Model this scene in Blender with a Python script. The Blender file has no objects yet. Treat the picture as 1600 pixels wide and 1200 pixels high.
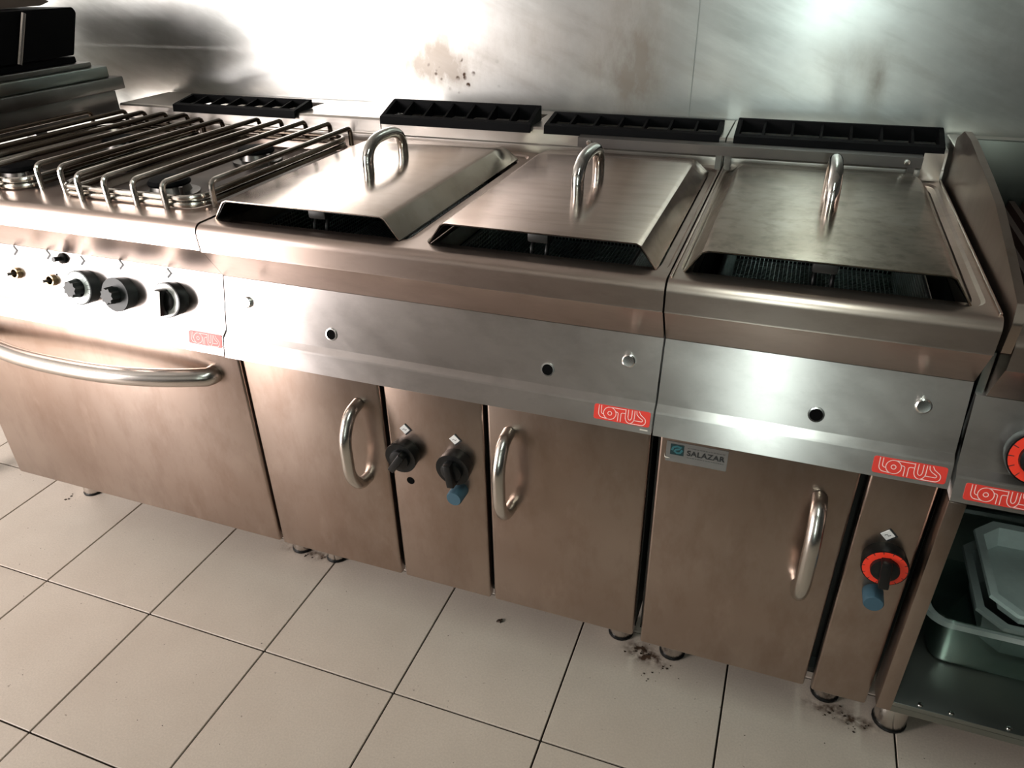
import bpy, bmesh, math, random
from mathutils import Vector, Matrix
random.seed(7)
PI = math.pi
sc = bpy.context.scene
COL = sc.collection

# ------------------------------------------------------------------ camera
cam_d = bpy.data.cameras.new('camera')
cam = bpy.data.objects.new('camera', cam_d)
COL.objects.link(cam)
RC = [(0.9378473686, 0.3465988326, -0.0176511314), (0.1607015781, -0.4787903438, -0.8630960604),
      (-0.3075992782, 0.8066158044, -0.5047312434)]
right, up, back = Vector(RC[0]), -Vector(RC[1]), -Vector(RC[2])
m = Matrix((right, up, back)).transposed().to_4x4()
m.translation = Vector((0.13696, -0.95822, 1.30165))
cam.matrix_world = m
cam_d.sensor_width = 36.0
cam_d.lens = 36.0 * 1163.1 / 1600.0
cam_d.clip_start = 0.02
sc.camera = cam

# ------------------------------------------------------------------ light
sc.view_settings.view_transform = 'Standard'
sc.view_settings.look = 'None'
sc.view_settings.gamma = 1.0
sc.view_settings.use_curve_mapping = False
sc.view_settings.exposure = 0.0

world = bpy.data.worlds.new('world')
sc.world = world
world.use_nodes = True
bg = world.node_tree.nodes['Background']
bg.inputs[0].default_value = (0.9, 0.95, 1.0, 1)
bg.inputs[1].default_value = 1.0

ROOM = dict(x0=-4.7, x1=1.9, y0=-2.4, y1=0.855, z1=2.6)
DOORWAY = (-4.45, -2.55, 0.02, 2.2)


def area_light(name, loc, rot, sx, sy, power, color):
    l = bpy.data.lights.new(name, 'AREA')
    l.shape = 'RECTANGLE'
    l.size, l.size_y = sx, sy
    l.energy = power
    l.color = color
    o = bpy.data.objects.new(name, l)
    o.location, o.rotation_euler = loc, rot
    COL.objects.link(o)
    return o


# daylight that comes in through the open doorway behind and to the left of the camera
area_light('doorway_daylight', ((DOORWAY[0] + DOORWAY[1]) / 2, -2.62, 1.15), (PI / 2, 0, 0), 1.9, 2.1, 340,
           (1.0, 0.935, 0.91))
# and through a tall narrow window in the same wall
WIN = (.130, .230, .93, 2.0)
area_light('window_daylight', ((WIN[0] + WIN[1]) / 2, -2.56, (WIN[2] + WIN[3]) / 2), (PI / 2, 0, 0), .09, 1.05, 10,
           (0.82, 1.0, 0.95))


# ------------------------------------------------------------------ materials
def nodes_of(name):
    mt = bpy.data.materials.new(name)
    mt.use_nodes = True
    nt = mt.node_tree
    return mt, nt, nt.nodes['Principled BSDF']


def N(nt, typ, **kw):
    n = nt.nodes.new(typ)
    for k, v in kw.items():
        if k.startswith('i_'):
            n.inputs[k[2:]].default_value = v
        else:
            setattr(n, k, v)
    return n


def mixrgb(nt, fac, a, b, blend='MIX'):
    n = nt.nodes.new('ShaderNodeMix')
    n.data_type = 'RGBA'
    n.blend_type = blend
    for sock, v in ((n.inputs[0], fac), (n.inputs[6], a), (n.inputs[7], b)):
        if hasattr(v, 'is_linked'):
            nt.links.new(v, sock)
        else:
            sock.default_value = v
    return n.outputs[2]


def math_(nt, op, a, b=None, c=None, clamp=False):
    n = nt.nodes.new('ShaderNodeMath')
    n.operation = op
    n.use_clamp = clamp
    for i, v in enumerate((a, b, c)):
        if v is None:
            continue
        if hasattr(v, 'is_linked'):
            nt.links.new(v, n.inputs[i])
        else:
            n.inputs[i].default_value = v
    return n.outputs[0]


def ramp(nt, val, lo, hi, a=0.0, b=1.0):
    n = nt.nodes.new('ShaderNodeMapRange')
    nt.links.new(val, n.inputs[0])
    n.inputs[1].default_value, n.inputs[2].default_value = lo, hi
    n.inputs[3].default_value, n.inputs[4].default_value = a, b
    return n.outputs[0]


def noise(nt, coord, scale, detail=4.0, stretch=(1, 1, 1), rough=0.55):
    mp = N(nt, 'ShaderNodeMapping')
    mp.inputs['Scale'].default_value = stretch
    nt.links.new(coord, mp.inputs[0])
    n = N(nt, 'ShaderNodeTexNoise')
    n.inputs['Scale'].default_value = scale
    n.inputs['Detail'].default_value = detail
    n.inputs['Roughness'].default_value = rough
    nt.links.new(mp.outputs[0], n.inputs['Vector'])
    return n.outputs['Fac']


def plain(name, col, rough=0.5, metal=0.0, spec=0.5, bump=0.0, bscale=60, emit=None, **kw):
    mt, nt, b = nodes_of(name)
    b.inputs['Roughness'].default_value = rough
    b.inputs['Metallic'].default_value = metal
    b.inputs['Specular IOR Level'].default_value = spec
    tc = N(nt, 'ShaderNodeTexCoord')
    f = noise(nt, tc.outputs['Object'], bscale, 3)
    c2 = tuple(min(1, x * 0.82) for x in col) + (1,)
    nt.links.new(mixrgb(nt, f, tuple(col) + (1,), c2), b.inputs['Base Color'])
    if bump:
        bp = N(nt, 'ShaderNodeBump')
        bp.inputs['Strength'].default_value = bump
        bp.inputs['Distance'].default_value = 0.001
        nt.links.new(f, bp.inputs['Height'])
        nt.links.new(bp.outputs[0], b.inputs['Normal'])
    if emit:
        b.inputs['Emission Color'].default_value = tuple(emit[:3]) + (1,)
        b.inputs['Emission Strength'].default_value = emit[3]
    for k, v in kw.items():
        b.inputs[k.replace('_', ' ')].default_value = v
    return mt


def steel(name, col=(0.60, 0.58, 0.56), rough=0.26, aniso=0.7, grain=(1.5, 60, 60), dirt=0.25, dirtcol=(0.30, 0.22, 0.16),
          rvar=0.14, bump=0.02, dscale=3.0, scratch=0.0, mottle=0.0, mstretch=(1, 1, 1), clean_front=False):
    mt, nt, b = nodes_of(name)
    geo = N(nt, 'ShaderNodeNewGeometry')
    pos = geo.outputs['Position']
    b.inputs['Metallic'].default_value = 1.0
    cloud = noise(nt, pos, dscale, 2.5, (1, 1, 1), 0.45)
    smear = noise(nt, pos, dscale * 1.8, 2, (0.6, 1, 1.2), 0.4)
    base = mixrgb(nt, ramp(nt, smear, 0.3, 0.7), tuple(c * 0.96 for c in col) + (1,), tuple(min(1, c * 1.03) for c in col) + (1,))
    dirtf = math_(nt, 'MULTIPLY', ramp(nt, cloud, 0.35, 0.80), dirt)
    base = mixrgb(nt, dirtf, base, tuple(dirtcol) + (1,))
    if mottle:
        mo = noise(nt, pos, dscale * 3.5, 7, mstretch, 0.68)
        base = mixrgb(nt, math_(nt, 'MULTIPLY', ramp(nt, mo, 0.46, 0.72), mottle), base, tuple(c * 0.8 for c in dirtcol) + (1,))
        li = noise(nt, pos, dscale * 6.0, 5, mstretch, 0.6)
        base = mixrgb(nt, math_(nt, 'MULTIPLY', ramp(nt, li, 0.58, 0.75), mottle * 0.6), base, tuple(min(1, c * 1.35) for c in col) + (1,))
    if clean_front:
        sp = N(nt, 'ShaderNodeSeparateXYZ')
        nt.links.new(pos, sp.inputs[0])
        base = mixrgb(nt, ramp(nt, sp.outputs[1], 0.078, 0.16, 1.0, 0.0), base, (0.62, 0.58, 0.53, 1))
    nt.links.new(base, b.inputs['Base Color'])
    if scratch:
        rot = N(nt, 'ShaderNodeMapping')
        rot.inputs['Rotation'].default_value = (0, math.radians(-38), 0)
        nt.links.new(pos, rot.inputs[0])
        sc1 = noise(nt, rot.outputs[0], 6.0, 2, (1.0, 1, 7.0), 0.4)
        smear = math_(nt, 'ADD', smear, ramp(nt, sc1, 0.42, 0.80, 0.0, scratch))
    lo, hi = rough - rvar * 0.5, rough + rvar * 0.5
    lo, hi = (max(lo, 0.284), max(hi, 0.30)) if rough >= 0.255 else (lo, min(hi, 0.262))
    r = ramp(nt, smear, 0.25, 0.80, lo, hi)
    nt.links.new(r, b.inputs['Roughness'])
    if aniso:
        b.inputs['Anisotropic'].default_value = aniso
        tg = N(nt, 'ShaderNodeTangent', direction_type='RADIAL', axis='X')
        nt.links.new(tg.outputs[0], b.inputs['Tangent'])
    if bump:
        bp = N(nt, 'ShaderNodeBump')
        bp.inputs['Strength'].default_value = bump
        bp.inputs['Distance'].default_value = 0.002
        h = math_(nt, 'MULTIPLY', cloud, 3.0)
        nt.links.new(h, bp.inputs['Height'])
        nt.links.new(bp.outputs[0], b.inputs['Normal'])
    return mt


def wall_steel():
    """brushed stainless cladding with heat stains, burnt splashes and broad darkening of a fixed place"""
    mt, nt, b = nodes_of('stained_wall_steel')
    geo = N(nt, 'ShaderNodeNewGeometry')
    pos = geo.outputs['Position']
    sep = N(nt, 'ShaderNodeSeparateXYZ')
    nt.links.new(pos, sep.inputs[0])
    X, Z = sep.outputs[0], sep.outputs[2]
    b.inputs['Metallic'].default_value = 1.0
    cloud = noise(nt, pos, 4.0, 2.5, (1, 1, 0.6), 0.45)
    wisp = noise(nt, pos, 16.0, 5, (1, 1, 0.5), 0.7)
    base = mixrgb(nt, ramp(nt, cloud, 0.3, 0.7), (0.74, 0.73, 0.71, 1), (0.60, 0.61, 0.595, 1))
    smudge = noise(nt, pos, 3.2, 5, (1, 1, 1.4), 0.6)
    base = mixrgb(nt, ramp(nt, smudge, 0.42, 0.68, 0.0, 0.75), base, (0.46, 0.475, 0.455, 1))
    rotm = N(nt, 'ShaderNodeMapping')
    rotm.inputs['Rotation'].default_value = (0, math.radians(-22), 0)
    nt.links.new(pos, rotm.inputs[0])
    wipe = noise(nt, rotm.outputs[0], 6.0, 5, (0.7, 1, 4.0), 0.62)
    base = mixrgb(nt, ramp(nt, wipe, 0.50, 0.74, 0.0, 0.7), base, (0.80, 0.81, 0.79, 1))
    base = mixrgb(nt, ramp(nt, wipe, 0.46, 0.28, 0.0, 0.5), base, (0.47, 0.45, 0.42, 1))

    def blob(cx, cz, rx, rz):
        dx = math_(nt, 'DIVIDE', math_(nt, 'SUBTRACT', X, cx), rx)
        dz = math_(nt, 'DIVIDE', math_(nt, 'SUBTRACT', Z, cz), rz)
        d = math_(nt, 'ADD', math_(nt, 'MULTIPLY', dx, dx), math_(nt, 'MULTIPLY', dz, dz))
        return math_(nt, 'EXPONENT', math_(nt, 'MULTIPLY', d, -1.0))
    st = None
    for cx, cz, rx, rz, w in STAINS_AND_DARKENING:
        g = math_(nt, 'MULTIPLY', blob(cx, cz, rx, rz), w)
        st = g if st is None else math_(nt, 'ADD', st, g)
    stf = math_(nt, 'MULTIPLY', st, ramp(nt, wisp, 0.28, 0.72, 0.40, 1.15), clamp=True)
    base = mixrgb(nt, math_(nt, 'MULTIPLY', stf, 0.74), base, (0.20, 0.155, 0.115, 1))
    # burnt specks, thickest in the first stain
    vor = N(nt, 'ShaderNodeTexVoronoi')
    vor.inputs['Scale'].default_value = 42.0
    nt.links.new(pos, vor.inputs['Vector'])
    sp = ramp(nt, vor.outputs['Distance'], 0.16, 0.30, 1.0, 0.0)
    gate = math_(nt, 'MULTIPLY', blob(-0.70, 1.035, 0.11, 0.05), ramp(nt, noise(nt, pos, 23.0, 2), 0.5, 0.62))
    spf = math_(nt, 'MULTIPLY', sp, math_(nt, 'MULTIPLY', gate, 1.6), clamp=True)
    base = mixrgb(nt, spf, base, (0.05, 0.028, 0.018, 1))
    nt.links.new(base, b.inputs['Base Color'])
    r = math_(nt, 'ADD', ramp(nt, cloud, 0.25, 0.75, 0.284, 0.345), math_(nt, 'MULTIPLY', stf, 0.15))
    nt.links.new(r, b.inputs['Roughness'])
    b.inputs['Anisotropic'].default_value = 0.5
    tg = N(nt, 'ShaderNodeTangent', direction_type='RADIAL', axis='X')
    nt.links.new(tg.outputs[0], b.inputs['Tangent'])
    bp = N(nt, 'ShaderNodeBump')
    bp.inputs['Strength'].default_value = 0.03
    bp.inputs['Distance'].default_value = 0.004
    nt.links.new(math_(nt, 'MULTIPLY', cloud, 3.0), bp.inputs['Height'])
    nt.links.new(bp.outputs[0], b.inputs['Normal'])
    return mt


STAINS_AND_DARKENING = [(-0.75, 1.10, 0.10, 0.10, 0.80), (-0.71, 1.045, 0.085, 0.045, 1.0), (-0.83, 1.045, 0.06, 0.025, 0.5),
          (-0.245, 1.11, 0.080, 0.17, 1.15), (-0.225, 1.02, 0.06, 0.05, 0.5), (-0.33, 1.05, 0.03, 0.06, 0.35),
          (0.235, 1.09, 0.085, 0.05, 0.55), (0.275, 1.03, 0.022, 0.06, 0.7), (0.20, 1.0, 0.03, 0.04, 0.35),
          (0.52, 1.15, 0.12, 0.12, 0.4), (-0.50, 1.10, 0.16, 0.12, 0.55)]  # two broad darkenings added at the wall's right end and middle
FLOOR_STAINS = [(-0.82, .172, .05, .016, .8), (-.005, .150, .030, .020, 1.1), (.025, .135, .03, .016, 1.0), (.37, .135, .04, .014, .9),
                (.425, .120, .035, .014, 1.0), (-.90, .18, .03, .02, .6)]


def tile_mat():
    mt, nt, b = nodes_of('beige_floor_tile')
    geo = N(nt, 'ShaderNodeNewGeometry')
    pos = geo.outputs['Position']
    oi = N(nt, 'ShaderNodeObjectInfo')
    cloud = noise(nt, pos, 4.5, 5, (1, 1, 1), 0.6)
    grit = noise(nt, pos, 260.0, 2)
    speck = noise(nt, pos, 95.0, 2)
    base = mixrgb(nt, ramp(nt, cloud, 0.3, 0.7), (0.60, 0.515, 0.44, 1), (0.53, 0.445, 0.375, 1))
    base = mixrgb(nt, ramp(nt, grit, 0.35, 0.65, 0.0, 0.25), base, (0.34, 0.28, 0.23, 1))
    base = mixrgb(nt, ramp(nt, speck, 0.72, 0.76, 0.0, 0.6), base, (0.12, 0.085, 0.06, 1))
    base = mixrgb(nt, math_(nt, 'MULTIPLY', oi.outputs['Random'], 0.10), base, (0.36, 0.31, 0.26, 1))
    nt.links.new(base, b.inputs['Base Color'])
    sep = N(nt, 'ShaderNodeSeparateXYZ')
    nt.links.new(pos, sep.inputs[0])
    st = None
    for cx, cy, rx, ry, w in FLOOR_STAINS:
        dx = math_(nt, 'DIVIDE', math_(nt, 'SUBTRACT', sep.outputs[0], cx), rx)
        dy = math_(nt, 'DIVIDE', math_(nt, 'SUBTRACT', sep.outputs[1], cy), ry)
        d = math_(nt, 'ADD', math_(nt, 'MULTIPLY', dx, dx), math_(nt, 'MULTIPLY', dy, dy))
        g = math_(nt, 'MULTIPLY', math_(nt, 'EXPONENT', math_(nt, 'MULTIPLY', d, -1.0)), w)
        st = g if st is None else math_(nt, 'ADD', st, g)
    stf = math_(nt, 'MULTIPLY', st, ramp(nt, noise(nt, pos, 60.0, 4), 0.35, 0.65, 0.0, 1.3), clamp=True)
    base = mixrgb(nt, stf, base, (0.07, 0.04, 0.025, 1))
    nt.links.new(base, b.inputs['Base Color'])
    nt.links.new(ramp(nt, cloud, 0.3, 0.7, 0.42, 0.55), b.inputs['Roughness'])
    b.inputs['Specular IOR Level'].default_value = 0.35
    bp = N(nt, 'ShaderNodeBump')
    bp.inputs['Strength'].default_value = 0.12
    bp.inputs['Distance'].default_value = 0.001
    nt.links.new(grit, bp.inputs['Height'])
    nt.links.new(bp.outputs[0], b.inputs['Normal'])
    return mt


def ring_mat(name, col, tick, n, metal=0.0, rough=0.4, rmin=0.0):
    """printed dial: tick marks around local Z"""
    mt, nt, b = nodes_of(name)
    tc = N(nt, 'ShaderNodeTexCoord')
    sep = N(nt, 'ShaderNodeSeparateXYZ')
    nt.links.new(tc.outputs['Object'], sep.inputs[0])
    a = math_(nt, 'ARCTAN2', sep.outputs[1], sep.outputs[0])
    fr = math_(nt, 'FRACT', math_(nt, 'MULTIPLY', math_(nt, 'ADD', a, 10 * PI), n / (2 * PI)))
    rad = math_(nt, 'SQRT', math_(nt, 'ADD', math_(nt, 'MULTIPLY', sep.outputs[0], sep.outputs[0]), math_(nt, 'MULTIPLY', sep.outputs[1], sep.outputs[1])))
    f = math_(nt, 'MULTIPLY', math_(nt, 'LESS_THAN', fr, 0.10), math_(nt, 'GREATER_THAN', rad, rmin))
    nt.links.new(mixrgb(nt, f, tuple(col) + (1,), tuple(tick) + (1,)), b.inputs['Base Color'])
    b.inputs['Metallic'].default_value = metal
    b.inputs['Roughness'].default_value = rough
    return mt


M = {}
M['wall_steel'] = wall_steel()
M['top'] = steel('worktop_steel', (0.50, 0.40, 0.352), 0.26, 0.6, mottle=0.3, mstretch=(0.4, 1, 1), dirt=0.2, dscale=6.0, rvar=0.08, bump=0.008)
M['fascia'] = steel('fascia_steel', (0.66, 0.61, 0.59), 0.30, 0.91, mottle=0.25, mstretch=(0.7, 1, 1.4), dirtcol=(0.30, 0.27, 0.25), dirt=0.2, dscale=5.0, bump=0.006, rvar=0.12, scratch=0.3)
M['door'] = steel('door_steel', (0.41, 0.33, 0.285), 0.28, 0.12, dirt=0.5, dirtcol=(0.26, 0.165, 0.12), dscale=4.0, bump=0.008, rvar=0.05, mottle=0.4, mstretch=(1, 1, 0.45))
M['lid2'] = steel('brownish_lid_steel', (0.52, 0.405, 0.35), 0.21, 0.35, mottle=0.55, mstretch=(0.25, 1.3, 1), dirt=0.5, dirtcol=(0.30, 0.20, 0.15), dscale=8.0, rvar=0.10, bump=0.008)
M['lid3'] = steel('scorched_lid_steel', (0.41, 0.34, 0.275), 0.23, 0.35, mottle=0.95, dirt=0.75, dirtcol=(0.22, 0.165, 0.105), dscale=11.0, rvar=0.12, bump=0.008)
M['lid'] = steel('lid_steel', (0.58, 0.485, 0.425), 0.20, 0.35, mottle=0.3, mstretch=(0.5, 1, 1), dirt=0.45, dirtcol=(0.36, 0.27, 0.19), dscale=8.0, rvar=0.10, bump=0.008)
M['flue'] = steel('flue_steel', (0.58, 0.54, 0.50), 0.28, 0.4, dirt=0.25, dscale=9.0, bump=0.01)
M['chrome'] = steel('tube_steel', (0.66, 0.64, 0.61), 0.13, 0.0, dirt=0.15, dscale=14.0, rvar=0.06, bump=0.0)
M['handle'] = steel('handle_steel', (0.63, 0.59, 0.55), 0.24, 0.0, dirt=0.2, dscale=12.0, rvar=0.08, bump=0.0)
M['rod'] = steel('burnt_rod_steel', (0.15, 0.12, 0.095), 0.20, 0.0, clean_front=True, dirt=0.8, dirtcol=(0.07, 0.05, 0.035), dscale=7.0, rvar=0.1, bump=0.0)
M['dark_steel'] = steel('dark_steel', (0.24, 0.23, 0.22), 0.35, 0.3, dirt=0.6, dirtcol=(0.06, 0.05, 0.04), dscale=6.0)
M['guard_steel'] = steel('greasy_guard_steel', (0.13, 0.135, 0.12), 0.36, 0.2, dirt=0.6, dirtcol=(0.06, 0.05, 0.04), dscale=6.0)
M['burnt'] = steel('burnt_tray_steel', (0.13, 0.10, 0.085), 0.30, 0.2, dirt=1.0, dirtcol=(0.03, 0.02, 0.014), dscale=9.0)
M['tank'] = steel('oily_tank_steel', (0.05, 0.05, 0.05), 0.3, 0.0, dirt=0.8, dirtcol=(0.02, 0.015, 0.01), dscale=9.0)
M['mesh'] = steel('wire_mesh_steel', (0.75, 0.82, 0.80), 0.3, 0.0, dirt=0.3, dscale=20.0, bump=0.0)
M['teal_steel'] = steel('cabinet_steel', (0.27, 0.30, 0.29), 0.33, 0.4, dirt=0.4, dscale=4.0)
M['strip'] = steel('grey_strip_steel', (0.115, 0.11, 0.108), 0.48, 0.0, dirt=0.2, bump=0.0)
M['iron'] = plain('cast_iron', (0.003, 0.003, 0.0035), 0.6, 0.0, 0.06, 0.25, 120)
M['black'] = plain('black_plastic', (0.006, 0.006, 0.006), 0.35, 0.0, 0.30, 0.05, 80)
M['blackgrey'] = plain('grey_black_plastic', (0.028, 0.032, 0.032), 0.45, 0.0, 0.3, 0.05, 80)
M['void'] = plain('dark_cavity', (0.003, 0.003, 0.003), 0.8, 0.0, 0.03)
M['carcass'] = plain('carcass_shadow_gap', (0.03, 0.028, 0.026), 0.5, 0.3)
M['blue'] = plain('dusty_blue_plastic', (0.045, 0.095, 0.13), 0.55, 0.0, 0.3, 0.1, 90)
M['red'] = plain('red_badge_enamel', (0.72, 0.045, 0.03), 0.4)
M['white_line'] = plain('pale_badge_line', (0.95, 0.62, 0.58), 0.4)
M['pale_plate'] = plain('pale_enamel_plate', (0.74, 0.72, 0.70), 0.35)
M['plate'] = steel('engraved_plate_steel', (0.75, 0.73, 0.70), 0.25, 0.0, dirt=0.1, bump=0.0)
M['ink'] = plain('dark_print', (0.02, 0.02, 0.022), 0.5)
M['dial_pale'] = ring_mat('dial_pale_green', (0.62, 0.70, 0.66), (0.05, 0.08, 0.08), 22, rmin=0.024)
M['dial_red'] = ring_mat('dial_red', (0.85, 0.045, 0.02), (0.10, 0.02, 0.02), 14, rmin=0.0275)
M['dial_white'] = plain('dial_white', (0.80, 0.78, 0.75), 0.3)
M['brass'] = steel('brass_collar', (0.50, 0.36, 0.20), 0.3, 0.0, dirt=0.5, bump=0.0)
M['sticker'] = plain('grey_sticker_film', (0.15, 0.145, 0.135), 0.45)
M['sticker_dark'] = plain('sticker_dark_teal', (0.010, 0.035, 0.04), 0.35)
M['sticker_teal'] = plain('sticker_teal', (0.03, 0.13, 0.15), 0.35)
M['sticker_pale'] = plain('sticker_pale_text', (0.08, 0.08, 0.077), 0.5)
M['paper'] = plain('torn_paper', (0.62, 0.58, 0.5), 0.7)
M['grout'] = plain('dark_grout', (0.018, 0.012, 0.009), 0.85, 0, 0.2, 0.3, 200)
M['tile'] = tile_mat()
M['white_tray'] = plain('white_polypropylene', (0.80, 0.93, 0.90), 0.45)
def clear_mat():
    mt, nt, b = nodes_of('clear_plastic')
    nt.nodes.remove(b)
    tr = N(nt, 'ShaderNodeBsdfTransparent')
    tr.inputs[0].default_value = (0.89, 0.935, 0.92, 1)
    gl = N(nt, 'ShaderNodeBsdfGlossy')
    gl.inputs['Roughness'].default_value = 0.12
    gl.inputs['Color'].default_value = (0.9, 1.0, 0.97, 1)
    lw = N(nt, 'ShaderNodeLayerWeight')
    lw.inputs['Blend'].default_value = 0.32
    geo = N(nt, 'ShaderNodeNewGeometry')
    f = math_(nt, 'ADD', math_(nt, 'MULTIPLY', lw.outputs['Fresnel'], 0.5), ramp(nt, noise(nt, geo.outputs['Position'], 30, 2), 0.4, 0.7, 0.02, 0.08), clamp=True)
    mx = N(nt, 'ShaderNodeMixShader')
    nt.links.new(f, mx.inputs[0])
    nt.links.new(tr.outputs[0], mx.inputs[1])
    nt.links.new(gl.outputs[0], mx.inputs[2])
    nt.links.new(mx.outputs[0], nt.nodes['Material Output'].inputs[0])
    return mt


def milky_mat():
    mt, nt, b = nodes_of('milky_plastic_rim')
    b.inputs['Base Color'].default_value = (0.75, 0.82, 0.79, 1)
    b.inputs['Roughness'].default_value = 0.3
    geo = N(nt, 'ShaderNodeNewGeometry')
    tr = N(nt, 'ShaderNodeBsdfTransparent')
    mx = N(nt, 'ShaderNodeMixShader')
    nt.links.new(ramp(nt, noise(nt, geo.outputs['Position'], 25, 2), 0.3, 0.7, 0.38, 0.52), mx.inputs[0])
    nt.links.new(tr.outputs[0], mx.inputs[1])
    nt.links.new(b.outputs[0], mx.inputs[2])
    nt.links.new(mx.outputs[0], nt.nodes['Material Output'].inputs[0])
    return mt


M['milky'] = milky_mat()
M['grey_tray'] = plain('grey_polypropylene', (0.36, 0.40, 0.385), 0.4)
M['clear'] = clear_mat()
M['paint'] = plain('painted_wall', (0.64, 0.65, 0.63), 0.6)
M['ceiling'] = plain('painted_ceiling', (0.30, 0.30, 0.29), 0.7)
M['paint_dark'] = plain('dark_cabinet_paint', (0.05, 0.05, 0.05), 0.5)
M['lamp'] = plain('lamp_tube', (0.9, 0.95, 0.92), 0.4, emit=(0.86, 1.0, 0.94, 6.0))
M['grime'] = plain('greasy_grime', (0.045, 0.028, 0.018), 0.6, 0, 0.3, 0.6, 150)
M['lava'] = plain('rusty_grill_iron', (0.035, 0.014, 0.010), 0.5, 0.0, 0.4, 0.5, 90)
M['brown'] = plain('brown_cover', (0.13, 0.09, 0.07), 0.6)

# ------------------------------------------------------------------ geometry helpers
ORG = [Vector((0, 0, 0))]


def obj(name, bm, mat, parent=None, smooth=35, keep=False):
    me = bpy.data.meshes.new(name)
    bmesh.ops.recalc_face_normals(bm, faces=bm.faces)
    if parent is not None and not keep:
        bmesh.ops.translate(bm, verts=bm.verts, vec=-ORG[0])
    bm.to_mesh(me)
    bm.free()
    me.materials.append(M[mat] if isinstance(mat, str) else mat)
    if smooth:
        me.polygons.foreach_set('use_smooth', [True] * len(me.polygons))
        me.set_sharp_from_angle(angle=math.radians(smooth))
    o = bpy.data.objects.new(name, me)
    COL.objects.link(o)
    if parent is not None:
        o.parent = parent
    return o


def thing(name, label, cat, loc, group=None):
    o = bpy.data.objects.new(name, None)
    o.empty_display_size = 0.05
    COL.objects.link(o)
    o.location = loc
    ORG[0] = Vector(loc)
    o['label'], o['category'] = label, cat
    if group:
        o['group'] = group
    return o


def tag(o, label, cat, group=None, kind=None):
    o['label'], o['category'] = label, cat
    if group:
        o['group'] = group
    if kind:
        o['kind'] = kind
    return o


def struct(o, label, cat):
    o['kind'] = 'structure'
    o['label'], o['category'] = label, cat
    return o


def new():
    return bmesh.new()


def box(bm, x0, x1, y0, y1, z0, z1, bev=0.0, seg=2):
    r = bmesh.ops.create_cube(bm, size=1.0)
    vs = r['verts']
    for v in vs:
        v.co = Vector((x0 + (v.co.x + .5) * (x1 - x0), y0 + (v.co.y + .5) * (y1 - y0), z0 + (v.co.z + .5) * (z1 - z0)))
    if bev:
        es = list({e for v in vs for e in v.link_edges})
        bmesh.ops.bevel(bm, geom=es, offset=bev, segments=seg, profile=0.5, affect='EDGES')
    return bm


def bx(*a, **k):
    return box(new(), *a, **k)


def prism_x(bm, prof, x0, x1, bev=0.0, bevpts=None, seg=2):
    """closed (y, z) outline swept along x"""
    a = [bm.verts.new((x0, y, z)) for y, z in prof]
    b = [bm.verts.new((x1, y, z)) for y, z in prof]
    n = len(prof)
    bm.faces.new(a)
    bm.faces.new(list(reversed(b)))
    for i in range(n):
        bm.faces.new((a[i], b[i], b[(i + 1) % n], a[(i + 1) % n]))
    if bev:
        es = []
        for i in (bevpts if bevpts is not None else range(n)):
            e = bm.edges.get((a[i], b[i]))
            if e:
                es.append(e)
        bmesh.ops.bevel(bm, geom=es, offset=bev, segments=seg, profile=0.5, affect='EDGES')
    return bm


def prism_y(bm, prof, y0, y1, bev=0.0):
    """closed (x, z) outline swept along y"""
    a = [bm.verts.new((x, y0, z)) for x, z in prof]
    b = [bm.verts.new((x, y1, z)) for x, z in prof]
    n = len(prof)
    f = [bm.faces.new(a), bm.faces.new(list(reversed(b)))]
    for i in range(n):
        f.append(bm.faces.new((a[i], b[i], b[(i + 1) % n], a[(i + 1) % n])))
    if bev:
        bmesh.ops.bevel(bm, geom=list({e for q in f for e in q.edges}), offset=bev, segments=2, profile=0.5, affect='EDGES')
    return bm


def tube(bm, path, r, seg=12, closed=False, cap=True):
    P = [Vector(p) for p in path]
    n = len(P)
    T = []
    for i in range(n):
        if closed:
            d = P[(i + 1) % n] - P[i - 1]
        else:
            d = P[min(i + 1, n - 1)] - P[max(i - 1, 0)]
        T.append(d.normalized())
    u = T[0].orthogonal().normalized()
    rings = []
    for i in range(n):
        if i:
            q = T[i - 1].rotation_difference(T[i])
            u = (q @ u).normalized()
        v = T[i].cross(u).normalized()
        rr = r[i] if isinstance(r, (list, tuple)) else r
        rings.append([bm.verts.new(P[i] + (u * math.cos(2 * PI * k / seg) + v * math.sin(2 * PI * k / seg)) * rr) for k in range(seg)])
    last = n if closed else n - 1
    for i in range(last):
        A, B = rings[i], rings[(i + 1) % n]
        off = 0
        if closed and i == n - 1:
            off = min(range(seg), key=lambda s: sum((A[k].co - B[(k + s) % seg].co).length for k in range(seg)))
        for k in range(seg):
            bm.faces.new((A[k], A[(k + 1) % seg], B[(k + 1 + off) % seg], B[(k + off) % seg]))
    if cap and not closed:
        bm.faces.new(list(reversed(rings[0])))
        bm.faces.new(rings[-1])
    return bm


def fillet(pts, rad, k=5):
    """polyline with its inner corners rounded"""
    P = [Vector(p) for p in pts]
    out = [P[0]]
    for i in range(1, len(P) - 1):
        a, b, c = P[i - 1], P[i], P[i + 1]
        d1, d2 = (a - b), (c - b)
        t = min(rad, d1.length * .49, d2.length * .49)
        p, q = b + d1.normalized() * t, b + d2.normalized() * t
        for j in range(k + 1):
            s = j / k
            out.append(p * (1 - s) ** 2 + b * 2 * s * (1 - s) + q * s * s)
    out.append(P[-1])
    return out


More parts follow.
